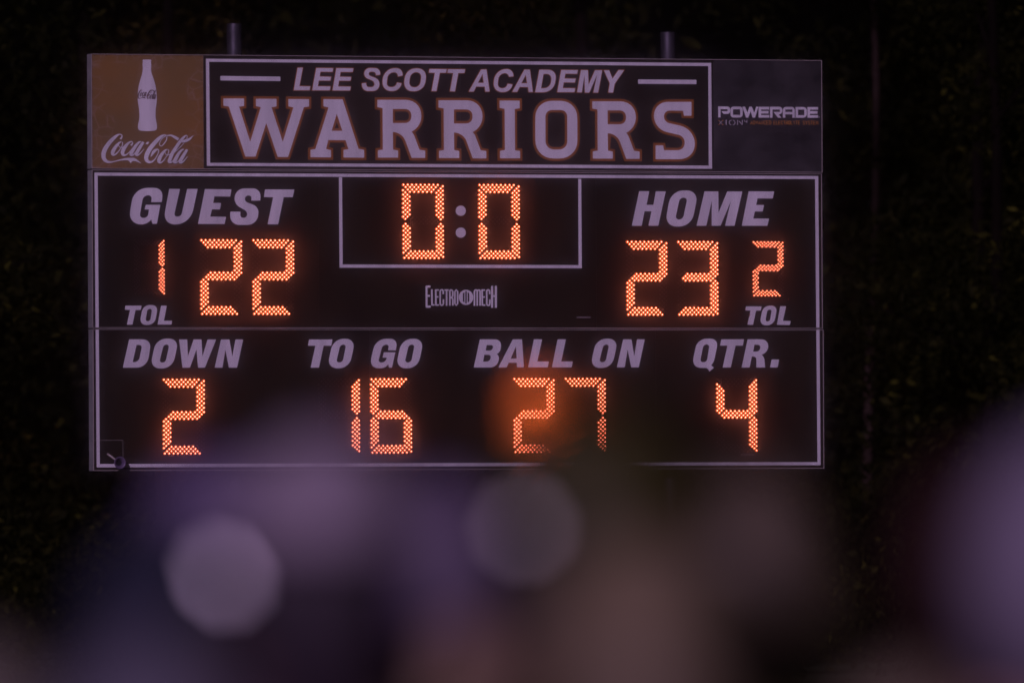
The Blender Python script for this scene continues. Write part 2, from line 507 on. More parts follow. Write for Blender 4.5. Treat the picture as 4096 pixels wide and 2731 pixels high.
for g in (
    [[(172,80),(588,80,165),(508,612,200),(52,612)], [(310,185),(417,185,58),(352,505,80),(236,507)]],
    [[(680,66,195),(1105,66,190),(985,627,200),(560,627,195)], [(820,178,65),(927,178,62),(855,515,62),(736,515,62)]],
    [[(1112,82),(1262,82),(1275,403),(1385,82),(1530,82),(1550,403),(1647,82),(1807,82),(1595,612),(1467,612),(1438,262),(1315,612),(1173,612)]],
    [[(1900,82),(2057,82),(2112,405),(2172,82),(2315,82),(2200,612),(2048,612),(1982,268),(1925,612),(1780,612)]],
): glyph(D4, g, cab_low)
O_to = [[(555,72,205),(986,72,195),(866,650,205),(428,650,205)], [(690,187,68),(806,187,64),(735,535,66),(608,535,64)]]
for g, dx in (
    ([[(80,85),(535,85),(512,208),(362,208),(270,637),(110,637),(203,208),(55,208)]], 0),
    (O_to, 0),
    ([[(1775,297),(1818,72,155),(1385,72,205),(1252,650,195),(1578,650,95),(1628,567),(1645,637),(1702,637),(1768,338),(1543,337),(1520,441),(1600,443),(1578,535,75),(1430,535,65),(1518,187,78),(1650,187,62),(1625,297)]], 0),
    (O_to, 1343),
): glyph(T4, g, cab_low, dx=dx)
for g in (
    [[(132,57),(424,57,92),(405,232,78),(358,254),(392,278,62),(372,435,122),(50,435)], [(222,134),(313,134,34),(300,207,38),(210,207)], [(190,264),(282,264,36),(270,355,48),(175,355)]],
    [[(575,57),(697,57),(723,433),(630,433),(628,371),(518,371),(492,433),(380,436)], [(617,147),(626,314),(545,316)]],
    [[(858,57),(967,57),(903,354),(1060,354),(1043,433),(780,433)]],
    [[(1177,57),(1287,57),(1224,354),(1380,354),(1364,433),(1100,433)]],
    [[(1698,48,138),(1990,48,132),(1906,441,138),(1613,441,134)], [(1793,127,46),(1870,127,44),(1820,364,44),(1733,364,44)]],
    [[(2058,57),(2168,57),(2206,288),(2245,57),(2347,57),(2266,433),(2165,433),(2117,190),(2078,433),(1973,433)]],
): glyph(B4, g, cab_low)
for g in (
    [[(185,90,245),(728,90,220),(605,672,60),(535,768),(605,828),(490,925),(455,848,45),(400,833),(38,833,245)], [(340,238,82),(497,238,80),(425,687,80),(250,687,80)]],
    [[(795,107),(1370,107),(1338,268),(1155,268),(1032,823),(830,823),(950,268),(762,268)]],
    [[(1465,107),(2000,107,205),(1972,455,165),(1815,492),(1885,570,70),(1907,823),(1685,823),(1688,545,75),(1568,545),(1512,823),(1310,823)], [(1635,243),(1795,243,80),(1775,418,90),(1602,418)]],
): glyph(Q4, g, cab_low)
glyph(Q4, [[(2075,618),(2263,620),(2222,824),(2033,822)]], cab_low, name='full_stop')
# team name
OW = 9.2 * 0.00233; OL_ = 2.8 * 0.00233
Wa = Crop(870, 370, 4.704); Wr = Crop(1480, 370, 4.704); Wi = Crop(1960, 370, 5.6); Ws = Crop(2340, 370, 4.9)
glyph(Wa, [[(107,116),(496,117),(496,258),(402,270),(612,930),(812,280),(720,262),(720,122),(1107,124),(1107,268),(1013,283),(1224,932),(1425,285),(1330,266),(1330,127),(1718,130),(1718,270),(1620,283),(1325,1217),(1130,1217),(914,577),(712,1210),(522,1210),(210,270),(108,252)]], cab_top, outline=OW, front=-.006)
glyph(W1, [[(1054,422),(1218,424),(1354,846),(1402,856),(1402,923),(1226,921),(1226,855),(1268,850),(1243,773),(1095,772),(1077,848),(1118,857),(1118,920),(943,918),(943,855),(985,848),(1098,493),(1055,484)], [(1168,547),(1216,693),(1124,693)]], cab_top, outline=OW, front=-.006)
Rg = [[(135,142),(963,143,300),(963,655,200),(778,740),(822,800),(928,1080),(1035,1097),(1035,1235),(780,1235),(602,748,175),(427,748),(432,1078),(525,1095),(525,1230),(145,1229),(145,1092),(238,1078),(233,298),(135,280)], [(425,315),(775,315,120),(775,578,120),(427,578)]]
glyph(Wr, Rg, cab_top, outline=OW, front=-.006)
glyph(Wr, Rg, cab_top, outline=OW, front=-.006, dx=1150, dy=8)
glyph(Ws, Rg, cab_top, outline=OW, front=-.006, dx=5, dy=35, kx=1.030, ky=1.032, x0=135, y0=142)
glyph(Wi, [[(210,185),(660,188),(660,360),(550,378),(556,1300),(670,1312),(670,1478),(220,1478),(220,1310),(330,1292),(323,370),(212,352)]], cab_top, outline=OW, front=-.006)
glyph(Wi, [[(1010,190,380),(1950,192,380),(1955,1485,410),(1012,1483,410)], [(1237,397,150),(1725,398,150),(1728,1282,190),(1240,1280,190)]], cab_top, outline=OW, front=-.006)
glyph(Ws, [[(2083,188),(2083,460),(1935,460),(1920,362),(1543,358,120),(1543,583,110),(2148,718,300),(2148,1310,300),(1380,1310),(1382,1040),(1528,1040),(1545,1135),(1950,1135,140),(1950,862,120),(1347,722,260),(1347,188,275)]], cab_top, outline=OW, front=-.006)
L1 = Crop(1150, 250, 3.36); L2 = Crop(1850, 250, 3.36)
for c, g in (
    (L1, [[(135,74),(203,74),(157,322),(304,325),(293,376),(83,375)]]),
    (L1, [[(385,78),(612,80),(603,130),(440,127),(428,192),(583,196),(573,247),(418,245),(405,323),(575,325),(566,377),(330,377)]]),
    (L1, [[(655,80),(883,82),(874,132),(711,130),(700,195),(853,199),(844,249),(690,248),(678,326),(848,328),(838,380),(603,379)]]),
    (L1, [[(1243,168),(1246,78,80),(1033,78,85),(1028,200,55),(1165,257,38),(1168,335,45),(1055,335,40),(1055,278),(998,284),(998,386,82),(1228,388,88),(1236,232,65),(1088,178,32),(1090,128,36),(1182,128,32),(1187,176)]]),
    (L1, [[(1545,178),(1540,80,82),(1295,80,150),(1262,388,135),(1512,388,115),(1530,283),(1470,275),(1452,335,52),(1325,335,62),(1348,135,78),(1478,135,45),(1483,192)]]),
    (L1, [[(1590,83,135),(1872,83,130),(1835,390,135),(1553,390,130)], [(1651,134,78),(1803,134,75),(1778,338,76),(1625,338,74)]]),
    (L1, [[(1907,90),(2138,93),(2128,142),(2045,142),(2000,388),(1935,387),(1980,142),(1898,140)]]),
    (L1, [[(2155,93),(2385,96),(2375,146),(2292,145),(2248,392),(2182,390),(2226,145),(2146,143)]]),
    (L2, [[(248,98),(320,98),(362,394),(305,394),(298,328),(180,326),(148,394),(83,393)], [(267,155),(283,277),(205,277)]]),
    (L2, [[(682,190),(678,92,88),(440,92,150),(403,400,130),(652,402,115),(668,298),(605,290),(590,350,52),(465,350,66),(487,147,82),(615,147,45),(622,195)]]),
    (L2, [[(830,100),(903,101),(943,400),(887,399),(880,334),(765,332),(732,399),(668,398)], [(850,165),(865,283),(788,282)]]),
    (L2, [[(1033,102),(1262,102,115),(1228,405,150),(975,403)], [(1085,157),(1200,157,75),(1180,350,90),(1053,350)]]),
    (L2, [[(1325,104),(1548,106),(1537,156),(1380,153),(1368,218),(1518,222),(1508,272),(1358,270),(1345,348),(1512,350),(1502,402),(1272,402)]]),
    (L2, [[(1590,106),(1683,107),(1692,305),(1780,108),(1874,108),(1820,408),(1757,408),(1808,165),(1700,408),(1643,408),(1637,168),(1600,405),(1538,404)]]),
    (L2, [[(1898,108),(1968,108),(2013,222),(2095,106),(2170,106),(2042,290),(2020,408),(1957,406),(1978,285)]]),
): glyph(c, g, cab_top, outline=OL_, front=-.006)

# drink advert: script, bottle, small script on the bottle
K = Crop(380, 520, 5.6)
SCRIPT = [
 [(565,208,46),(590,178,40),(603,150,24),(590,115,22),(540,103,26),(470,142,60),(370,232,82),(285,335,92),(215,450,98),(188,560,98),(205,650,88),(265,708,62),(350,724,36),(440,706,24),(540,680,28),(640,662,42),(730,655,56),(800,668,78),(870,665,68),(950,698,36),(1035,755,4)],
 [(588,262,22),(530,300,46),(460,380,70),(405,470,84),(392,535,76),(425,562,42),(485,525,28),(550,448,18),(590,390,16),(615,320,20),(608,272,22)],
 [(515,320,16),(535,370,16),(575,395,18),(630,385,24),(700,330,20)],
 [(800,350,46),(830,320,34),(840,290,22),(818,266,22),(770,278,38),(700,345,66),(640,430,82),(612,510,82),(635,560,62),(695,560,34),(765,500,20),(840,410,12)],
 [(1030,268,24),(985,278,40),(920,345,62),(860,430,74),(815,505,78),(800,560,58),(845,566,32),(890,520,20),(960,420,16),(1045,300,16)],
 [(1080,272,56),(1015,375,70),(950,480,74),(922,552,66),(965,562,36),(1030,505,22),(1092,430,14)],
 [(1606,150,18),(1595,230,24),(1540,310,26),(1485,362,22),(1443,335,18),(1455,265,16),(1505,190,18),(1590,130,20)],
 [(1600,128,22),(1550,116,26),(1480,150,58),(1400,220,80),(1310,320,92),(1222,430,96),(1160,550,98),(1142,640,92),(1180,708,70),(1255,720,44),(1330,665,28),(1390,570,20),(1422,480,22),(1405,438,26),(1360,450,50),(1310,495,66),(1275,550,44),(1240,612,4)],
 [(1608,132,26),(1700,125,38),(1790,170,60),(1868,216,66)],
 [(1930,262,44),(2020,248,66),(2110,208,50),(2160,165,26),(2203,122,3)],
 [(1622,435,20),(1560,468,46),(1490,550,72),(1440,640,84),(1428,705,76),(1460,735,42),(1520,700,26),(1580,620,18),(1620,560,16),(1645,490,20),(1640,440,20)],
 [(1565,500,14),(1580,545,16),(1615,568,16),(1665,552,20),(1725,505,16)],
 [(2048,200,18),(2062,145,18),(2030,128,24),(1980,170,50),(1900,262,66),(1810,395,72),(1730,520,76),(1680,640,80),(1658,712,70),(1710,722,36),(1765,665,20),(1820,590,12)],
 [(1765,515,14),(1860,430,16),(1930,360,16),(1985,300,14)],
 [(1985,436,26),(1935,455,42),(1880,515,60),(1830,600,74),(1790,675,78),(1775,728,58),(1820,730,32),(1870,690,20),(1945,570,16),(2020,460,14)],
 [(2058,440,56),(1995,545,68),(1930,650,74),(1900,720,66),(1945,728,36),(2010,668,22),(2068,594,14)],
]
strokes('script_lettering', K, SCRIPT, M_white, adv)
glyph(K, [[(742,680),(800,747),(838,690)]], adv, name='script_flourish', front=-.0024)
glyph(K, [[(1163,270),(1215,270),(1180,325),(1130,322)]], adv, name='hyphen', front=-.0024)
Bt = Crop(540, 230, 5.06)
BO = [(155,47),(322,47),(328,70),(318,92),(330,140),(325,190),(322,260),(335,330),(365,410),(400,520),(418,600),(435,720),(440,850),(432,950),(415,1050),(413,1200),(425,1290),(442,1370),(442,1440),(425,1475),(380,1487),(250,1495),(120,1487),(75,1472),(58,1430),(60,1360),(80,1290),(88,1200),(82,1050),(65,950),(52,850),(55,720),(72,590),(100,480),(130,380),(148,310),(158,230),(155,170),(148,140),(160,92),(150,70)]
glyph(Bt, [[(x, y, 30) for x, y in BO]], adv, name='bottle_print', front=-.003)
class CropB(Crop):
    def __call__(s, p): return Bt((60 + (p[0] - 190) * .192, 655 + (p[1] - 95) * .285))
cb = CropB(0, 0, 1)
sm = []
for st in SCRIPT:
    q = [(max(p[0], 200), p[1], p[2] * 1.1 if len(p) > 2 else p) for p in st if p[0] < 2110]
    if len(q) > 1: sm.append(q)
strokes('small_script', cb, sm, M_bottle_print, adv, front=-.0036, step=-.0002)

# sports drink advert
P = Crop(2860, 410, 5.345)
for g in (
    [[(66,91),(322,91,60),(322,248,58),(182,248),(134,192),(268,192,12),(268,148,12),(118,148),(118,323),(68,323)]],
    [[(330,93,65),(590,93,65),(590,326,65),(330,326,65)], [(384,150,12),(537,150,12),(537,268,12),(384,268,12)]],
    [[(583,95),(640,95),(692,222),(735,95),(785,95),(838,222),(880,95),(925,95),(855,327),(802,327),(760,190),(710,327),(660,327)]],
    [[(930,97),(1157,97),(1157,155),(985,155),(985,185),(1143,185),(1143,241),(985,241),(985,272),(1157,272),(1157,328),(930,328)]],
    [[(1173,97),(1436,97,65),(1436,245,55),(1360,262),(1418,330),(1345,330),(1248,205),(1385,205,12),(1385,155,12),(1228,155),(1228,330),(1173,330)]],
    [[(1448,330),(1448,98,75),(1704,98,75),(1704,331),(1652,331),(1652,258),(1502,258),(1502,330)], [(1502,205),(1652,205),(1652,155),(1502,155)]],
    [[(1720,100),(1962,100,85),(1962,331,85),(1720,331)], [(1773,157),(1908,157,10),(1908,275,10),(1773,275)]],
    [[(1975,101),(2203,101),(2203,158),(2027,158),(2027,188),(2190,188),(2190,245),(2027,245),(2027,275),(2203,275),(2203,331),(1975,331)]],
): glyph(P, g, adw, front=-.003)
glyph(P, [[(2218,305),(2240,318),(2220,332)]], adw, name='trade_mark', front=-.003, mat=M_grey_print)
X4 = [[(80,388,10),(160,478,10)], [(160,388,10),(80,478,10)], [(237,372,20),(237,482,20)]]
X4 += [[(350,382,13),(315,395,13),(303,432,13),(315,470,13),(345,484,13)], [(378,382,13),(412,395,13),(425,432,13),(412,470,13),(380,484,13)]]
X4 += [[(478,484,14),(478,376,14)], [(505,400,14),(582,478,14)], [(580,484,14),(580,380,14)], [(626,376,9),(636,412,9),(684,412,9)], [(680,374,10),(680,442,10)]]
strokes('small_lettering', P, X4, M_grey_print, adw, front=-.0022, step=-.0002, sub=4)['kind'] = 'stuff'
strokes('amber_tip', P, [[(70,382,20),(92,400,12)], [(148,400,12),(170,380,20)], [(70,485,20),(92,464,12)], [(148,464,12),(170,485,22)]], M_amber, adw, front=-.0046, sub=1)['kind'] = 'stuff'
SF = {'A': [[(0,1),(.5,0),(1,1)], [(.2,.65),(.8,.65)]], 'D': [[(0,0),(.7,.05),(1,.3),(1,.7),(.7,.95),(0,1),(0,0)]], 'V': [[(0,0),(.5,1),(1,0)]], 'N': [[(0,1),(0,0),(1,1),(1,0)]],
      'C': [[(1,.2),(.7,0),(.2,.05),(0,.4),(0,.6),(.2,.95),(.7,1),(1,.8)]], 'E': [[(1,0),(0,0),(0,1),(1,1)], [(0,.5),(.8,.5)]], 'L': [[(0,0),(0,1),(1,1)]], 'T': [[(0,0),(1,0)], [(.5,0),(.5,1)]],
      'R': [[(0,1),(0,0),(.8,.03),(.95,.25),(.8,.5),(0,.5)], [(.5,.5),(1,1)]], 'O': [[(0,.2),(.3,0),(.7,0),(1,.2),(1,.8),(.7,1),(.3,1),(0,.8),(0,.2)]], 'Y': [[(0,0),(.5,.5),(1,0)], [(.5,.5),(.5,1)]],
      'S': [[(1,.15),(.7,0),(.2,.03),(0,.25),(.3,.45),(.8,.6),(1,.8),(.7,1),(0,.9)]], 'M': [[(0,1),(.1,0),(.5,.7),(.9,0),(1,1)]]}
def tiny(word, x0, x1, y0, y1):
    n = len(word); pitch = (x1 - x0 + 18) / n; w = pitch - 18
    out = []
    for i, ch in enumerate(word):
        for s in SF[ch]:
            out.append([(x0 + pitch * i + p[0] * w, y0 + p[1] * (y1 - y0), 11) for p in s])
    return out
strokes('amber_lettering', P, tiny('ADVANCED', 758, 1195, 396, 472) + tiny('ELECTROLYTE', 1253, 1812, 398, 472) + tiny('SYSTEM', 1875, 2198, 400, 474), M_amber, adw, front=-.0022, step=-.00008, sub=1)['kind'] = 'stuff'

# maker's lettering in the middle cabinet
ME = Crop(1690, 1130, 7.587)
for g in (
    [[(92,92,30),(238,92),(238,153),(150,153),(150,375),(222,375),(222,433),(150,433),(150,698),(245,698),(245,762),(95,762,30)]],
    [[(255,205),(305,205),(308,655),(362,655),(362,700),(262,700,15)]],
    [[(375,205,25),(495,205),(495,250),(425,250),(425,412),(484,412),(484,458),(425,458),(428,658),(500,658),(500,703),(380,703,25)]],
    [[(1782,205,25),(1897,208),(1897,252),(1830,252),(1830,415),(1889,415),(1889,461),(1830,461),(1835,660),(1905,660),(1905,706),(1790,706,25)]],
    [[(2078,100),(2140,100),(2140,382),(2192,382),(2192,100),(2255,100),(2255,765),(2192,765),(2192,438),(2140,438),(2140,765),(2078,765)]],
): glyph(ME, g, cab_mid)
for s in ([[(626,352),(626,270),(610,228),(580,220),(550,228),(533,270),(533,640),(550,680),(580,690),(612,680),(630,630),(630,508)]],
          [[(662,228),(790,228)], [(727,228),(727,703)]],
          [[(827,228),(827,703)], [(827,228),(885,228),(915,265),(915,395),(895,435),(845,455)], [(845,455),(895,470),(917,510),(917,703)]],
          [[(978,270),(978,640),(1020,690),(1062,640),(1062,270),(1020,222),(978,270)]],
          [[(1572,705),(1572,270),(1590,232),(1615,225),(1640,232),(1657,270),(1657,705)], [(1657,270),(1680,232),(1705,225),(1730,232),(1745,270),(1745,705)]],
          [[(2035,355),(2035,270),(2020,232),(1990,222),(1960,232),(1945,270),(1948,650),(1965,685),(1998,695),(2028,680),(2040,630),(2040,512)]]):
    strokes('letter', ME, s, M_white, cab_mid, front=-.0035, sub=1, fixed=49)
glyph(ME, [[(1318 + 219 * math.cos(t * math.pi / 20), 450 + 229 * math.sin(t * math.pi / 20)) for t in range(40)],
           [(1295,280,12),(1318,255,5),(1342,280,12),(1342,622,12),(1318,645,5),(1295,622,12)], [(1222,330),(1272,287),(1272,613),(1222,565)], [(1368,287),(1418,330),(1418,565),(1368,612)]], cab_mid, name='round_emblem')

# ------------------------------------------------------------------ LED digits
def rows(y, x0, x1, n): return [(x0 + (x1 - x0) * i / (n - 1), y) for i in range(n)]
def cols(x, y0, y1, n): return [(x, y0 + (y1 - y0) * i / (n - 1)) for i in range(n)]
BIG = {
 'a': rows(0, 0, 16, 9) + rows(1.05, 1, 15, 8) + rows(2.1, 2, 14, 7) + rows(3.15, 3, 13, 6),
 'b': cols(18.35, .6, 14.6, 8) + cols(17.35, 1.6, 15.6, 8) + cols(16.35, 2.6, 14.6, 7) + cols(15.35, 3.6, 13.6, 6),
 'f': cols(-.2, 2.45, 14.45, 7) + cols(.8, 3.45, 15.45, 7) + cols(1.8, 4.45, 14.45, 6) + cols(2.8, 5.45, 13.45, 5),
 'g': rows(14.65, 4.2, 14.2, 6) + rows(15.65, 3.2, 15.2, 7) + rows(16.65, 2.2, 16.2, 8) + rows(17.6, 3.2, 15.2, 7),
 'c': cols(18.35, 18.9, 32.7, 8) + cols(17.35, 17.8, 31.8, 8) + cols(16.35, 18.9, 30.9, 7) + cols(15.35, 20, 30, 6),
 'e': cols(-.1, 18.8, 30.8, 7) + cols(.9, 17.8, 29.8, 7) + cols(1.9, 18.8, 28.8, 6) + cols(2.9, 19.8, 27.8, 5),
 'd': rows(30.2, 3.3, 13.3, 6) + rows(31.2, 2.3, 14.3, 7) + rows(32.2, 1.3, 15.3, 8) + rows(33.2, .3, 16.3, 9)}
_s = lambda L: [((x - 175) / 5.225, (y - 200) / 5.225) for x, y in L]
SMALL = {
 'a': _s(rows(200, 175, 702, 8) + rows(232, 207, 670, 7) + rows(265, 238, 640, 6) + rows(298, 270, 608, 5)),
 'b': _s(cols(781, 210, 690, 7) + cols(750, 245, 723, 7) + cols(719, 276, 690, 6) + cols(688, 310, 657, 5)),
 'f': _s(cols(168, 290, 690, 6) + cols(201, 322, 723, 6) + cols(232, 358, 690, 5) + cols(265, 398, 657, 4)),
 'g': _s(rows(690, 314, 640, 5) + rows(723, 281, 670, 6) + rows(760, 249, 703, 7) + rows(793, 281, 670, 6)),
 'c': _s(cols(784, 829, 1308, 7) + cols(752, 793, 1273, 7) + cols(720, 829, 1241, 6) + cols(690, 860, 1205, 5)),
 'e': _s(cols(168, 825, 1237, 6) + cols(201, 793, 1203, 6) + cols(232, 825, 1172, 5) + cols(265, 857, 1138, 4)),
 'd': _s(rows(1220, 279, 616, 5) + rows(1252, 246, 650, 6) + rows(1284, 216, 681, 7) + rows(1318, 183, 711, 8))}
SEG = {'0': 'abcdef', '1': 'bc', '2': 'abged', '3': 'abgcd', '4': 'fgbc', '6': 'afgedc', '7': 'abc'}
RO_, RC_, HT = .0132, .0048, .007
def led_lit(u, z, V, F, mi, k_=1.0):
    n = 10; b = len(V); RO, RC = RO_ * k_, RC_ * k_
    cs = [(math.cos(2 * math.pi * k / n), math.sin(2 * math.pi * k / n)) for k in range(n)]
    V += [(u + RO * c, -.0002, z + RO * s) for c, s in cs]
    V += [(u + RO * .93 * c, -HT, z + RO * .93 * s) for c, s in cs]
    V += [(u + RC * c, -HT - .002, z + RC * s) for c, s in cs]
    V += [(u + RC * .55 * c, -HT - .0045, z + RC * .55 * s) for c, s in cs]
    for r in range(3):
        for k in range(n):
            F.append((b + r * n + k, b + r * n + (k + 1) % n, b + (r + 1) * n + (k + 1) % n, b + (r + 1) * n + k)); mi.append(1 if r == 2 else 0)
    F.append(tuple(b + 3 * n + k for k in range(n))); mi.append(1)
def led_off(u, z, V, F):
    n = 6; b = len(V); r = .007
    V += [(u + r * math.cos(2 * math.pi * k / n), -.0002, z + r * math.sin(2 * math.pi * k / n)) for k in range(n)]
    V += [(u + r * .6 * math.cos(2 * math.pi * k / n), -.004, z + r * .6 * math.sin(2 * math.pi * k / n)) for k in range(n)]
    for k in range(n): F.append((b + k, b + (k + 1) % n, b + n + (k + 1) % n, b + n + k))
    F.append(tuple(b + n + k for k in range(n)))
# unit size on the board, from the two ends of the middle row of digits
BUX = abs(uv(804.4 + 16 * 8.673, 961)[0] - uv(804.4, 961)[0]) / 16
BUZ = abs(uv(804.4, 961 + 294)[1] - uv(804.4, 961)[1]) / 33.2
def digit(ch, x, y, small, label, cab):
    u, z = uv(x, y)
    sx, sz = BUX, BUZ
    if small:
        a, b2 = uv(x + 100, y), uv(x, y + 100)
        sx, sz = abs(a[0] - u) / 100, abs(z - b2[1]) / 100
    table = SMALL if small else BIG
    dg = empty('led_digit', (0, 0, 0), parent=board)
    dg['label'] = label
    offV, offF = [], []
    for sname, pts in table.items():
        if sname in SEG[ch]:
            V, F, mi = [], [], []
            for px, py in pts: led_lit(u + px * sx + random.gauss(0, .0004), z - py * sz + random.gauss(0, .0004), V, F, mi, .70 if small else 1.0)
            me = mesh(V, F); me.materials.append(M_led_ring); me.materials.append(M_led_core)
            me.polygons.foreach_set('material_index', mi)
            so = link('lit_segment', me, None, dg)
        else:
            for px, py in pts: led_off(u + px * sx, z - py * sz, offV, offF)
    if offV:
        link('unlit_segments', mesh(offV, offF), M_led_off, dg)['kind'] = 'stuff'
digit('1', 2.0 + 653 - (781 - 175) / 5.225 - 1, 961.5, True, 'small glowing 1 above TOL at the left', cab_mid)
digit('2', 804.4, 961, False, 'glowing 2, first digit of the guest score', cab_mid)
digit('2', 1013, 961.4, False, 'glowing 2, second digit of the guest score', cab_mid)
digit('0', 1612.9, 739.5, False, 'glowing 0 left of the clock colon', cab_mid)
digit('0', 1917.4, 740.4, False, 'glowing 0 right of the clock colon', cab_mid)
digit('2', 2508.9, 967.6, False, 'glowing 2, first digit of the home score', cab_mid)
digit('3', 2713, 968, False, 'glowing 3, second digit of the home score', cab_mid)
digit('2', 3013.5, 968.3, True, 'small glowing 2 above TOL at the right', cab_mid)
digit('2', 654.7, 1518.3, False, 'glowing 2 under DOWN', cab_low)
digit('1', 1434.5 - 18.35 * 8.6, 1515.2, False, 'glowing 1 under TO GO', cab_low)
digit('6', 1485, 1516.4, False, 'glowing 6 under TO GO', cab_low)
digit('2', 2057.2, 1515.7, False, 'glowing 2 under BALL ON', cab_low)
digit('7', 2262.3, 1514.9, False, 'glowing 7 under BALL ON', cab_low)
digit('4', 2869, 1515.4, False, 'glowing 4 under QTR.', cab_low)

# horn speaker and access cover at the lower left corner
hu, hz = uv(468.7, 1850.3)
au, az = uv(430, 1815)
# turned bell: a thick ring with a deep dark throat
def lathe(profile, cx, cz, n=28):
    V, F = [], []
    for r, y in profile:
        V += [(cx + r * math.cos(2 * math.pi * k / n), y, cz + r * math.sin(2 * math.pi * k / n)) for k in range(n)]
    for i in range(len(profile) - 1):
        for k in range(n):
            F.append((i * n + k, i * n + (k + 1) % n, (i + 1) * n + (k + 1) % n, (i + 1) * n + k))
    return V, F
V, F = lathe([(.018, -.02), (.030, -.05), (.052, -.085), (.0545, -.092), (.050, -.094), (.036, -.080), (.026, -.066), (.022, -.030)], hu, hz)
horn = link('horn', mesh(V, F), M_horn, cab_low, smooth=True)
horn['label'] = 'small round horn with a dark throat at the lower left corner'
V, F = [], []
disc(hu, hz, .0235, -.055, V, F, n=20)
link('throat', mesh(V, F), M_dark, horn)
V, F = tube([(au, -.002, az), (au + .01, -.03, az - .012), (hu - .02, -.045, hz + .02), (hu, -.035, hz)], [.009, .009, .009, .010])
link('bracket_arm', mesh(V, F), M_rim, horn, smooth=True)
a0, a1 = uv(374, 1760), uv(492.2, 1881)
boxes('access_cover', [(a0[0], a1[0] - .002, -.0018, -.0004, a1[1] + .006, a0[1] - .002)], M_black, cab_low)
boxes('cover_edge', [(a0[0], a1[0], -.0022, -.0004, a0[1] - .0018, a0[1]), (a1[0] - .0018, a1[0], -.0022, -.0004, a1[1] + .006, a0[1] - .0018)], M_rim, cab_low)

# ------------------------------------------------------------------ ground
M_grass = M('field_turf', (0.035, 0.055, 0.018), .9, var=.35, scale=(.7, .7, .7), detail=8, bump=.4, bscale=30)
g = 300
ground = link('ground', mesh([(-g, -g, 0), (g, -g, 0), (g, g, 0), (-g, g, 0)], [(0, 1, 2, 3)]), M_grass)
tag(ground, 'dark grass ground of the playing field', kind='structure')

# ------------------------------------------------------------------ trees behind the board
def leaf_mat(name, c0, c1):
    m = bpy.data.materials.new(name); m.use_nodes = True
    t = m.node_tree; N = t.nodes; L = t.links; b = N['Principled BSDF']
    b.inputs['Roughness'].default_value = .6; b.inputs['Specular IOR Level'].default_value = .02
    gi = N.new('ShaderNodeNewGeometry'); rp = N.new('ShaderNodeValToRGB')
    rp.color_ramp.elements[0].color = (*c0, 1); rp.color_ramp.elements[1].color = (*c1, 1)
    e = rp.color_ramp.elements.new(.94); e.color = tuple(.75 * c0[i] + .35 * c1[i] for i in range(3)) + (1,)
    # noise makes some clumps of leaves darker, others paler
    tc = N.new('ShaderNodeTexCoord'); nz = N.new('ShaderNodeTexNoise'); nz.inputs['Scale'].default_value = .9; nz.inputs['Detail'].default_value = 4
    L.new(tc.outputs['Object'], nz.inputs['Vector'])
    mr = N.new('ShaderNodeMapRange'); mr.inputs['From Min'].default_value = .45; mr.inputs['From Max'].default_value = .72; mr.inputs['To Min'].default_value = .12; mr.inputs['To Max'].default_value = 1.6
    L.new(nz.outputs[0], mr.inputs['Value'])
    mu = N.new('ShaderNodeMath'); mu.operation = 'MULTIPLY'; L.new(gi.outputs['Random Per Island'], mu.inputs[0]); L.new(mr.outputs[0], mu.inputs[1])
    L.new(mu.outputs[0], rp.inputs[0]); L.new(rp.outputs[0], b.inputs['Base Color'])
    return m
M_leaf = leaf_mat('foliage_green', (.0060, .0070, .0018), (.070, .072, .012))
M_leaf2 = leaf_mat('foliage_olive', (.0080, .0072, .0018), (.085, .070, .012))
M_bark = M('bark', (.006, .004, .003), .9, spec=.05, var=.4, scale=(8, 8, 2), detail=6, bump=.6, bscale=25)

M_bark2 = M('pale_bark', (.050, .034, .028), .9, spec=.05, var=.6, scale=(6, 6, 1.2), detail=6, bump=.6, bscale=25)

def leaves_mesh(n, blobs, size, seed):
    rng = np.random.default_rng(seed)
    w = np.array([b[3] * b[4] * b[5] for b in blobs]); w = w / w.sum()
    idx = rng.choice(len(blobs), n, p=w)
    B_ = np.array(blobs)[idx]
    d = rng.normal(size=(n, 3)); d /= np.linalg.norm(d, axis=1)[:, None]
    r = rng.random(n) ** .45
    c = B_[:, :3] + d * B_[:, 3:6] * r[:, None]
    a = rng.normal(size=(n, 3)); a /= np.linalg.norm(a, axis=1)[:, None]
    h = rng.normal(size=(n, 3)); b = np.cross(a, h); b /= np.linalg.norm(b, axis=1)[:, None]
    s = (size * (.6 + .8 * rng.random(n)))[:, None]
    V = np.stack([c - a * s, c + b * s * .38, c + a * s, c - b * s * .38], 1).reshape(-1, 3)
    me = bpy.data.meshes.new('leaves')
    me.vertices.add(4 * n); me.vertices.foreach_set('co', V.ravel())
    me.loops.add(4 * n); me.loops.foreach_set('vertex_index', np.arange(4 * n))
    me.polygons.add(n); me.polygons.foreach_set('loop_start', np.arange(0, 4 * n, 4)); me.polygons.foreach_set('loop_total', np.full(n, 4))
    me.update()
    return me

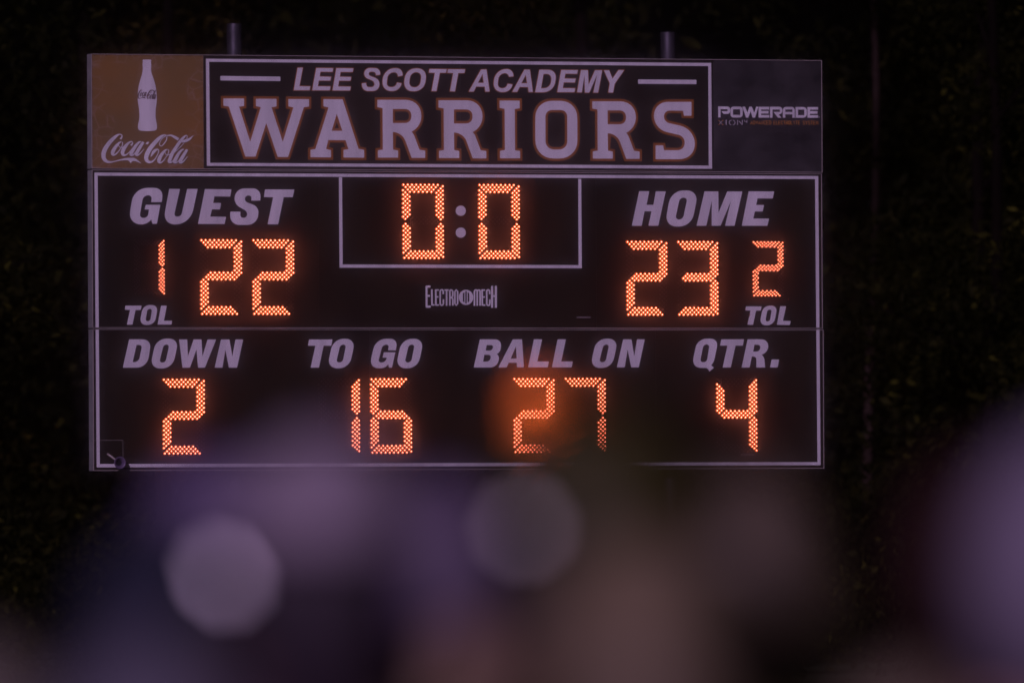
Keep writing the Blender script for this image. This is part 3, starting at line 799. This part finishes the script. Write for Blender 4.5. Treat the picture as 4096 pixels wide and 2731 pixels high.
def tree_meshes(seed, h=15, spread=2.6, base=1.2, n=15000, trunk_r=.11):
    rng = random.Random(seed)
    blobs = []
    for i in range(34):
        t = rng.random() ** .9
        z = base + (h - base) * t
        rr = spread * (1 - .62 * t) * (.35 + .65 * rng.random())
        a = rng.random() * 2 * math.pi
        s = (.55 + .55 * rng.random()) * (1.15 - .5 * t)
        blobs.append((rr * math.cos(a), rr * math.sin(a), z, s * 1.2, s * 1.2, s * .8))
    lm = leaves_mesh(n, blobs, .075, seed)
    V, F = [], []
    def add(vf):
        b = len(V); V.extend(vf[0]); F.extend([tuple(b + i for i in f) for f in vf[1]])
    pts = [(0.12 * math.sin(i * 1.3 + seed), .1 * math.cos(i * 1.1 + seed), h * .97 * i / 9) for i in range(10)]
    add(tube(pts, [trunk_r * (1.35 if i == 0 else 1) * (1 - .085 * i) for i in range(10)], 9))
    for b in blobs[:10 if seed != 4 else 0]:
        z0 = max(.8, b[2] - .9)
        add(tube([(pts[min(9, int(z0 / h * 9))][0], 0, z0), (b[0] * .5, b[1] * .5, b[2] - .35), (b[0], b[1], b[2])], [.035, .022, .008], 5))
    return lm, mesh(V, F)

protos = [tree_meshes(s, h, sp, ba, n, tr) for s, h, sp, ba, n, tr in
          ((1, 15, 2.6, 1.0, 15000, .10), (2, 17, 2.9, .4, 16000, .12), (3, 13, 2.3, .2, 14000, .09), (4, 16, 2.5, 3.2, 12000, .065))]
for k, (lm, tm) in enumerate(protos):
    lm.materials.append(M_leaf if k != 1 else M_leaf2); tm.materials.append(M_bark2 if k == 3 else M_bark)
# x, y, prototype, turn, scale, label
TREES = [
 (-6.2, 113, 0, .4, 1.0, 'dark leafy tree at the far left of the board, nearest the lens side'),
 (-4.3, 118, 1, 2.0, 1.0, 'tall dark tree behind the top left advert corner'),
 (-3.3, 112, 2, 1.1, 1.1, 'dark tree behind the steel beam on the left'),
 (-0.7, 121, 0, 3.1, 1.1, 'dark tree behind the middle of the team name'),
 (.6, 114, 1, 5.2, .95, 'olive toned tree behind the beam on the right'),
 (3.85, 120, 3, .9, 1.0, 'slim tree whose pale trunk shows right of the scoreboard'),
 (4.7, 113.5, 0, 4.0, .9, 'leafy tree between the pale trunk and the right edge tree'),
 (4.9, 117, 2, 2.5, 1.15, 'bushy green tree at the upper right of the picture'),
 (6.3, 113, 0, 1.7, 1.05, 'broad dark tree at the right edge above the lavender hood'),
 (-8.0, 119, 2, .2, 1.2, 'dark tree mostly cut off by the left border'),
 (7.9, 120, 1, 3.7, 1.1, 'olive tree mostly cut off by the right border'),
]
for x, y, k, rz, s, lab in TREES:
    x, y, s = x * 1.27, 138 + (y - 112) * 2.0, s * 1.12
    r = empty('leafy_tree', (x, y, 0), rz); r.scale = (s, s, s)
    tag(r, lab, 'tree', 'trees behind the scoreboard')
    link('crown', protos[k][0], None, r); link('trunk', protos[k][1], None, r)
# the wood behind them, one mass
wl = []
rr = random.Random(9)
for i in range(150):
    wl.append((rr.uniform(-30, 30), rr.uniform(162, 172), rr.uniform(0, 18), 2.6, 1.6, 1.6))
wm = leaves_mesh(60000, wl, .16, 77); wm.materials.append(M_leaf)
woods = link('woods', wm); tag(woods, 'black mass of woods behind the nearer trees', kind='stuff')
V, F = [], []
nx = 60
for i in range(nx + 1):
    for j in range(7):
        x = -70 + 140 * i / nx
        V.append((x, 176 + 3 * j + 1.5 * math.sin(i * 1.7 + j), -0.5 + j * 3.2 + .8 * math.sin(i * .9 + j * 2)))
for i in range(nx):
    for j in range(6):
        a = i * 7 + j; F.append((a, a + 7, a + 8, a + 1))
M_bankm = M('dark_scrub', (.0008, .0009, .0003), .95, spec=.02, var=.5, scale=(1, 1, 1), bump=.8, bscale=6)
bank = link('terrain_bank', mesh(V, F), M_bankm); tag(bank, 'dark overgrown bank rising behind the woods', kind='structure')
# undergrowth at the feet of the trees
ul = [(rr.uniform(-12, 12), rr.uniform(130, 135), rr.uniform(.2, 1.5), .9, .6, .7) for i in range(60)]
um = leaves_mesh(26000, ul, .07, 5); um.materials.append(M_leaf)
un = link('undergrowth', um); tag(un, 'low scrub at the foot of the trees', kind='stuff')

# ------------------------------------------------------------------ people, close to the lens and far out of focus
def skin(verts, edges, rad, sub=2):
    me = bpy.data.meshes.new('sk'); me.from_pydata(verts, edges, [])
    o = bpy.data.objects.new('sk', me); COL.objects.link(o)
    md = o.modifiers.new('s', 'SKIN'); md.use_smooth_shade = True
    sv = me.skin_vertices[0].data
    for i, r in enumerate(rad):
        sv[i].radius = r if isinstance(r, tuple) else (r, r)
        sv[i].use_root = (i == 0)
    ss = o.modifiers.new('u', 'SUBSURF'); ss.levels = sub; ss.render_levels = sub
    dg = bpy.context.evaluated_depsgraph_get()
    out = bpy.data.meshes.new_from_object(o.evaluated_get(dg))
    bpy.data.objects.remove(o)
    return out

def ellipsoid(c, r, cut=None, seg=24, rings=16, bumpy=0, seed=0):
    bm = bmesh.new()
    bmesh.ops.create_uvsphere(bm, u_segments=seg, v_segments=rings, radius=1)
    rg = random.Random(seed)
    for v in bm.verts:
        k = 1 + bumpy * (rg.random() - .5)
        v.co = Vector((c[0] + v.co.x * r[0] * k, c[1] + v.co.y * r[1] * k, c[2] + v.co.z * r[2] * k))
    if cut:
        bmesh.ops.delete(bm, geom=[v for v in bm.verts if cut(v.co)], context='VERTS')
    me = bpy.data.meshes.new('e'); bm.to_mesh(me); bm.free()
    return me

M_eye = M('eye', (.7, .7, .68), .2)
M_shoe = M('shoe_leather', (.03, .03, .035), .6)
def person(head_px, d, label, hair_col, top_col, trouser_col=(.02, .025, .05), skin_col=(.35, .2, .14), hat_col=None, turn=0.0, raise_to=None, hood=False, long_hair=False, bushy=1.0):
    hp = field_point(*head_px, d)          # top of the head
    H = hp.z; s = H / 1.80
    ca, sa = math.cos(turn), math.sin(turn)
    root = empty('person', (hp.x, hp.y, 0), turn)
    tag(root, label, 'person')
    def W(p): return (p[0] * s, p[1] * s, p[2] * s)
    ar = None
    if raise_to is not None:
        q = raise_to - Vector((hp.x, hp.y, 0))
        ar = ((q.x * ca + q.y * sa) / s, (-q.x * sa + q.y * ca) / s, q.z / s)
    V = [(0, 0, .98), (0, -.01, 1.15), (0, -.01, 1.32), (0, -.005, 1.44), (0, .0, 1.52), (0, .012, 1.60), (0, .014, 1.68), (0, .008, 1.75), (0, .095, 1.61), (0, .124, 1.665)]
    E_ = [(0, 1), (1, 2), (2, 3), (3, 4), (4, 5), (5, 6), (6, 7), (5, 8), (6, 9)]
    R = [(.15, .11), (.14, .10), (.17, .11), (.12, .075), (.052, .055), (.062, .075), (.075, .09), (.055, .065), (.02, .018), (.012, .014)]
    TV, TE, TR = [(0, 0, .94), (0, -.01, 1.15), (0, -.01, 1.32), (0, -.01, 1.42), (0, -.012, 1.49)], [(0, 1), (1, 2), (2, 3), (3, 4)], [(.185, .14), (.17, .13), (.20, .14), (.15, .11), (.075, .075)]
    def chain(V, E_, R, start, pts, rr):
        p = start
        for q, r in zip(pts, rr):
            V.append(q); R.append(r); E_.append((p, len(V) - 1)); p = len(V) - 1
        return p
    for sd in (-1, 1):
        chain(V, E_, R, 0, [(sd * .10, 0, .88), (sd * .105, .01, .50), (sd * .11, -.02, .10), (sd * .115, .10, .04)], [(.095, .10), (.06, .065), (.042, .045), (.035, .03)])
        if ar and sd == (1 if ar[0] > 0 else -1):
            sh = (sd * .20, -.005, 1.42)
            el = ((sh[0] + ar[0]) / 2 + sd * .10, (sh[1] + ar[1]) / 2 + .02, min(sh[2], ar[2]) - .13)
            wr = (ar[0] + .01, ar[1] - .01, ar[2] - .11)
            arm = [sh, el, wr]; up = 1
        else:
            arm = [(sd * .20, -.005, 1.42), (sd * .27, -.02, 1.14), (sd * .27, .05, .90)]; up = -1
        w = chain(V, E_, R, 3, arm, [(.058, .058), (.042, .042), (.028, .028)])
        chain(TV, TE, TR, 3, [arm[0], arm[1], tuple(arm[2][i] * .93 + arm[1][i] * .07 for i in range(3))], [(.085, .085), (.062, .062), (.045, .045)])
        wx, wy, wz = arm[2]
        palm = (wx, wy + .005, wz + up * .055)
        V.append(palm); R.append((.036, .018)); E_.append((w, len(V) - 1)); pi_ = len(V) - 1
        for k in range(4):
            fx = (k - 1.5) * .019
            ln = (.062, .070, .066, .052)[k]
            chain(V, E_, R, pi_, [(wx + fx, wy + .006, wz + up * .085), (wx + fx, wy + .024, wz + up * (.085 + ln * .5)), (wx + fx, wy + .045, wz + up * (.085 + ln * .75))], [.0095, .0085, .007])
        chain(V, E_, R, pi_, [(wx - sd * .036, wy + .02, wz + up * .05), (wx - sd * .040, wy + .045, wz + up * .078)], [.011, .009])
    body = link('body', skin([W(p) for p in V], E_, [tuple(c * s for c in r) if isinstance(r, tuple) else r * s for r in R], 1), M('skin_tone', skin_col, .55, var=.08), root, smooth=True)
    cloth = M('jacket_cloth', top_col, .85, var=.18, scale=(9, 9, 9), bump=.3, bscale=40)
    link('jacket', skin([W(p) for p in TV], TE, [tuple(c * s for c in r) for r in TR], 2), cloth, root, smooth=True)
    LV, LE, LR = [(0, 0, .97)], [], [(.17, .13)]
    for sd in (-1, 1):
        chain(LV, LE, LR, 0, [(sd * .10, 0, .86), (sd * .105, .01, .50), (sd * .11, -.02, .09)], [(.11, .12), (.08, .085), (.065, .07)])
    link('trousers', skin([W(p) for p in LV], LE, [tuple(c * s for c in r) for r in LR], 1), M('trouser_cloth', trouser_col, .9, var=.15, scale=(8, 8, 8)), root, smooth=True)
    for sd in (-1, 1):
        link('shoe', ellipsoid(W((sd * .115, .06, .045)), W((.05, .14, .05)), cut=lambda c: c.z < 0), M_shoe, root, smooth=True)
        link('ear', ellipsoid(W((sd * .080, .0, 1.675)), W((.010, .020, .034)), seg=10, rings=8), body.data.materials[0], root, smooth=True)
        link('eye', ellipsoid(W((sd * .031, .088, 1.69)), W((.013, .012, .011)), seg=10, rings=8), M_eye, root, smooth=True)
    hm = M('hair', hair_col, .5, spec=.4, var=.3, scale=(40, 40, 8), bump=.5, bscale=80)
    lo = 1.45 if long_hair else 1.60
    hz = (1.80 + lo) / 2; hr = (1.81 - lo) / 2 + .01
    link('hair', ellipsoid(W((0, -.005, hz)), W((.092 * bushy, .110 * bushy, hr * (1 if bushy == 1 else 1.04))), cut=lambda c: c.y > .045 * s and c.z < 1.735 * s, bumpy=.05, seed=int(head_px[0]) + 5000), hm, root, smooth=True)
    if hat_col:
        h = link('hat', ellipsoid(W((0, .0, 1.70)), W((.100, .118, .118)), cut=lambda c: c.z < (1.69 if c.y < 0 else 1.72) * s, bumpy=.02, seed=3), M('hat_knit', hat_col, .9, var=.15, scale=(20, 20, 20), bump=.5, bscale=60), root, smooth=True)
        vf = tube([W((.100 * math.cos(a), .118 * math.sin(a), 1.70)) for a in [i * math.pi / 12 for i in range(25)]], [.014 * s] * 25, 8, caps=False)
        link('cuff', mesh(*vf), h.data.materials[0], h, smooth=True)
    if hood:
        link('hood', ellipsoid(W((0, -.02, 1.66)), W((.125, .145, .165)), cut=lambda c: c.y > .07 * s, bumpy=.02, seed=4), cloth, root, smooth=True)
    return root

def added_phone(px, d, label, strength, size=.008, col=(.8, .6, 1.0), long=1.0, tilt=0.0):  # added handset; its glowing patch blurs into a pale disc
    p = field_point(*px, d)
    r = empty('added_phone', tuple(p))
    tag(r, label, 'added_phone')
    boxes('case', [(-.037, .037, .012, .020, -.135, .020)], M_dark, r, bevel=.003)
    boxes('screen', [(-.034, .034, .0202, .021, -.13, .014)], M_dark, r)
    V, F = [], []
    n = 14
    ct, st_ = math.cos(tilt), math.sin(tilt)
    for yy in (.0095, .0119):
        for k in range(n):
            a, b = size * long * math.cos(2 * math.pi * k / n), size / long * math.sin(2 * math.pi * k / n)
            V.append((a * ct - b * st_, yy, a * st_ + b * ct))
    F = [tuple(range(n))] + [(k, n + k, n + (k + 1) % n, (k + 1) % n) for k in range(n)]
    link('disc_glow', mesh(V, F), M('disc_glow', (.8, .8, .8), .4, emit=col, estr=strength), r)
    return p

pA = added_phone((512, 1320), 12.7, 'light added at the lower left to blur into one large pale lavender disc', 2.5, size=.012, col=(.64, .42, .74), long=1.55, tilt=math.radians(-55))  # glowing patch stretched and tilted to shape the disc
pB = added_phone((1203, 1212), 12.35, 'light added below the BALL ON numbers to blur into a faint grey disc', .85, size=.012, col=(.68, .44, .62))
person((742, 1025), 12.75, 'person in a pale lavender grey knit hat and black jacket under the TO GO numbers', (.03, .02, .03), (.03, .02, .03), skin_col=(.10, .06, .06), hat_col=(.31, .265, .315), turn=.1, long_hair=True, raise_to=pA + Vector((0, .03, -.06)))
person((500, 1075), 15.0, 'person in a dim mauve hat behind the pale lavender disc', (.05, .04, .06), (.05, .05, .11), hat_col=(.17, .135, .24), turn=-.2)
person((395, 1235), 13.9, 'person in a navy hood left of the pale lavender disc', (.03, .03, .05), (.022, .025, .045), hood=True, turn=.05)
person((350, 1500), 12.0, 'short person in a lavender hood at the bottom left', (.2, .18, .25), (.125, .12, .155), hood=True)
person((1020, 1100), 16.0, 'person with dull mauve hair half hidden left of the faint grey disc', (.135, .105, .165), (.11, .08, .09), long_hair=True, turn=.1)
person((1040, 1440), 12.9, 'person with auburn hair low between two taller people', (.27, .18, .12), (.05, .03, .03), turn=.2)
person((1385, 975), 12.7, 'tall person with bushy dark brown hair right under the 27', (.050, .046, .008), (.055, .044, .012), skin_col=(.12, .08, .05), turn=-.1, bushy=1.3, raise_to=pB + Vector((0, .03, -.06)))
person((1480, 1270), 12.0, 'short person in a tan knit hat in front of the one with bushy hair', (.19, .15, .09), (.16, .12, .075), hat_col=(.215, .17, .10), long_hair=True, turn=-.1, bushy=1.1)
person((1725, 1085), 13.2, 'person with long mousy hair standing right of the bushy hair', (.115, .09, .055), (.13, .105, .07), long_hair=True, turn=.3)
person((2260, 1060), 14.5, 'person in a dark maroon hood behind the lavender hood', (.03, .02, .02), (.022, .006, .005), hood=True)
person((2490, 1015), 12.2, 'person in a pale lavender hood at the right border', (.2, .18, .25), (.225, .20, .26), hood=True)
person((2085, 1560), 12.5, 'short person with fair hair at the bottom right', (.19, .15, .10), (.1, .08, .06))
person((-30, 1500), 12.3, 'short person with grey brown hair at the bottom left border', (.17, .15, .12), (.1, .07, .06))

GD = 31.0  # glowing beads added to imitate the orange glow round the digits
sp = field_point(1230, 945, GD)
st = empty('added_glow_cluster', tuple(sp)); tag(st, 'glowing beads added for the orange glow over the 2 of 27', 'lights')
V, F = [], []
for i in range(160):
    rr_ = .135 * ((i + .5) / 160) ** .85; c = np.array((.86 * rr_ * math.cos(i * 2.39996), RNG.normal() * .02, 1.1 * rr_ * math.sin(i * 2.39996)))
    b = len(V); q = .0040
    V += [tuple(c + q * np.array(d)) for d in ((1, 0, 0), (0, 1, 0), (-1, 0, 0), (0, -1, 0), (0, 0, 1), (0, 0, -1))]
    for k in range(4): F += [(b + k, b + (k + 1) % 4, b + 4), (b + (k + 1) % 4, b + k, b + 5)]
link('glow_beads', mesh(V, F), M('orange_glow', (.5, .15, .03), .4, emit=(1.0, .145, .022), estr=1.9), st)['kind'] = 'stuff'
vf = tube([(.003 * math.sin(i), 0, .12 - .025 * i) for i in range(9)], [.0012] * 9, 6)
link('wire', mesh(*vf), M_dark, st, smooth=True)
person((1310, 1120), GD, 'person farther back, added to hold up the orange glow beads', (.03, .025, .02), (.03, .02, .015), skin_col=(.10, .06, .045), raise_to=sp + Vector((0, .02, -.06)))

# ------------------------------------------------------------------ air volume added to spread a halo round the lit digits
V, F = [], []
box_data(-310, 310, -310, 310, -1, 24, V, F)
halo_haze = bpy.data.objects.new('halo_haze', mesh(V, F)); COL.objects.link(halo_haze)
tag(halo_haze, kind='stuff')
hm = bpy.data.materials.new('halo_air'); hm.use_nodes = True
hn = hm.node_tree; hn.nodes.remove(hn.nodes['Principled BSDF'])
pv = hn.nodes.new('ShaderNodeVolumePrincipled')
pv.inputs['Color'].default_value = (.95, .95, .95, 1)
pv.inputs['Density'].default_value = HALO_HAZE
pv.inputs['Anisotropy'].default_value = 0.9993
hn.links.new(pv.outputs[0], hn.nodes['Material Output'].inputs['Volume'])
halo_haze.data.materials.append(hm)
